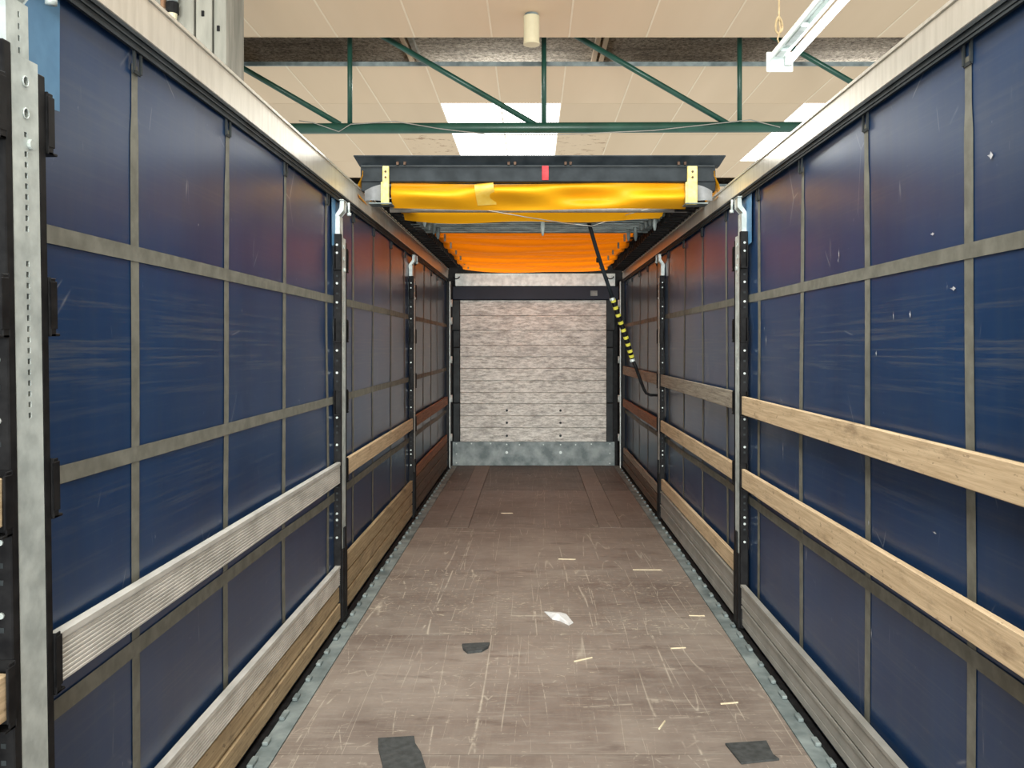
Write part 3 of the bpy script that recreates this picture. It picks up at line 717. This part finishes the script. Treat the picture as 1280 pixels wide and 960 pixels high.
# truss
TY = 11.62
tr = thing('roof_truss', 'dark green tubular steel roof truss crossing above the folded roof', 'truss', (0, TY, 4.71))
part('bottom_chord', MB().tube([(-7.9, 0, -.02), (7.9, 0, .03)], .072, 16), 'green', tr, smooth=True)
part('top_chord', MB().tube([(-7.9, 0, 1.58), (7.9, 0, 1.58)], .06, 12), 'green', tr, smooth=True)
nodes = [-7.83, -5.18, -2.53, .112, 2.775, 5.43]
for x in nodes: part('vertical_strut', MB().tube([(x, 0, .05), (x, 0, 1.55)], .034, 10), 'green', tr, smooth=True)
for x in nodes: part('diagonal_brace', MB().tube([(x - .02, 0, 1.52), (x + 2.52, 0, .05)], .038, 10), 'green', tr, smooth=True)
solid('pale_cable', MB().tube([(-3.2, TY - .08, 4.79), (-3.0, TY - .09, 4.76), (-2.66, TY - .09, 4.64), (-2.5, TY - .09, 4.74), (-1.9, TY - .09, 4.78), (-1.3, TY - .09, 4.68), (-.6, TY - .08, 4.60), (.3, TY - .08, 4.60), (1.6, TY - .08, 4.66), (2.9, TY - .09, 4.8), (3.3, TY - .09, 4.70)], .007, 6),
      'alu_grey', 'thin pale cable draped along the green truss tube', 'cable', smooth=True)
# round smoke outlet
so = thing('ceiling_canister', 'cream cylindrical canister hanging from the ceiling', 'canister', (-.055, 10.3, HZ))
part('body', MB().tube([(0, 0, -.345), (0, 0, -.03)], .095, 24), 'cream', so, smooth=False)
part('rim', MB().tube([(0, 0, -.37), (0, 0, -.345)], .099, 24), 'cream', so)
part('mount_plate', MB().tube([(0, 0, -.03), (0, 0, 0)], .08, 20), 'galv_dark', so)
# hanging fluorescent lamp
LX, LYe, LZ = 1.62, 5.75, 3.66
fx = thing('fluorescent_lamp', 'white fluorescent batten lamp hanging at the upper right', 'lamp', (LX, LYe, LZ))
k = MB().extrude_y([(-.075, .0), (-.045, .075), (.02, .085), (.035, .04), (.035, .03), (.01, .03), (.005, .06), (-.035, .05), (-.062, .0)], -1.55, 0)
part('housing', k, 'white_paint', fx)
part('end_cap', MB().box(-.085, .095, 0, .012, -.065, .07), 'white_paint', fx, bevel=.006)
part('fluorescent_tube', MB().tube([(.055, -.02, -.005), (.055, -1.53, -.005)], .024, 14), 'tube', fx, 'glowing fluorescent tube', smooth=True)
for y in (-.03, -1.53): part('tube_socket', MB().box(.03, .08, y - .012, y + .012, -.03, .05), 'white_paint', fx, bevel=.004)
part('ballast_cover', MB().box(-.05, .0, -.62, -.30, .005, .035), 'galv', fx, bevel=.004)
part('ballast_cover', MB().box(-.05, .0, -.20, -.08, .005, .03), 'galv', fx, bevel=.004)
k = MB().tube([(0, 0, 2.09), (0, 0, .2), (.01, .0, .14), (-.01, 0, .08), (0, 0, .05)], .006, 6)
k.tube([(.022 * math.cos(a), .01 * math.sin(2 * a), .17 + .055 * math.sin(a)) for a in [i * math.pi / 5 for i in range(11)]], .008, 6)
solid('hanging_rope', k, 'rope', 'knotted tan rope the fluorescent lamp hangs from', 'rope', (LX - .03, LYe - .10, LZ + .04), smooth=True)
k = MB().tube([(0, 0, 2.09), (0, 0, .05)], .006, 6)
part('hanging_rope', k, 'rope', fx, loc=(-.03, -1.4, .04), smooth=True)
# grey column at the upper left
wl = struct('wall_left', MB().box(-5.6, -4.25, 8.12, 8.7, -1.2, HZ), 'concrete')
for x0, x1 in ((-4.25, -3.62), (-3.60, -3.22), (-3.20, -3.05), (-3.03, -2.915)):
    p = part('cladding_panel', MB().box(x0, x1, 8.0, 8.5, -1.2, HZ), 'concrete', wl, bevel=.008)
for x, z in ((-3.13, 4.86), (-2.985, 4.72), (-3.22, 4.55)):
    part('clip', MB().box(x - .012, x + .012, 7.985, 8.0, z - .025, z + .025), 'black', wl)
pv = thing('pipe_fitting', 'small pipe fitting with dark rubber collar on the grey column', 'pipe', (-3.375, 7.9, 4.76))
part('pipe', MB().tube([(0, 0, .18), (0, 0, 1.03)], .05, 12), 'galv', pv, smooth=True)
part('collar', MB().tube([(0, 0, .06), (0, 0, .16)], .058, 12), 'black', pv)
part('end_piece', MB().tube([(0, 0, .0), (0, 0, .06)], [.035, .045], 12), 'cream', pv)
part('side_pipe', MB().tube([(-.085, 0, .12), (-.085, 0, 1.03)], .026, 10), 'copper', pv, 'copper side pipe', smooth=True)
part('bracket', MB().box(-.11, .06, .03, .10, .3, .36), 'galv_dark', pv)
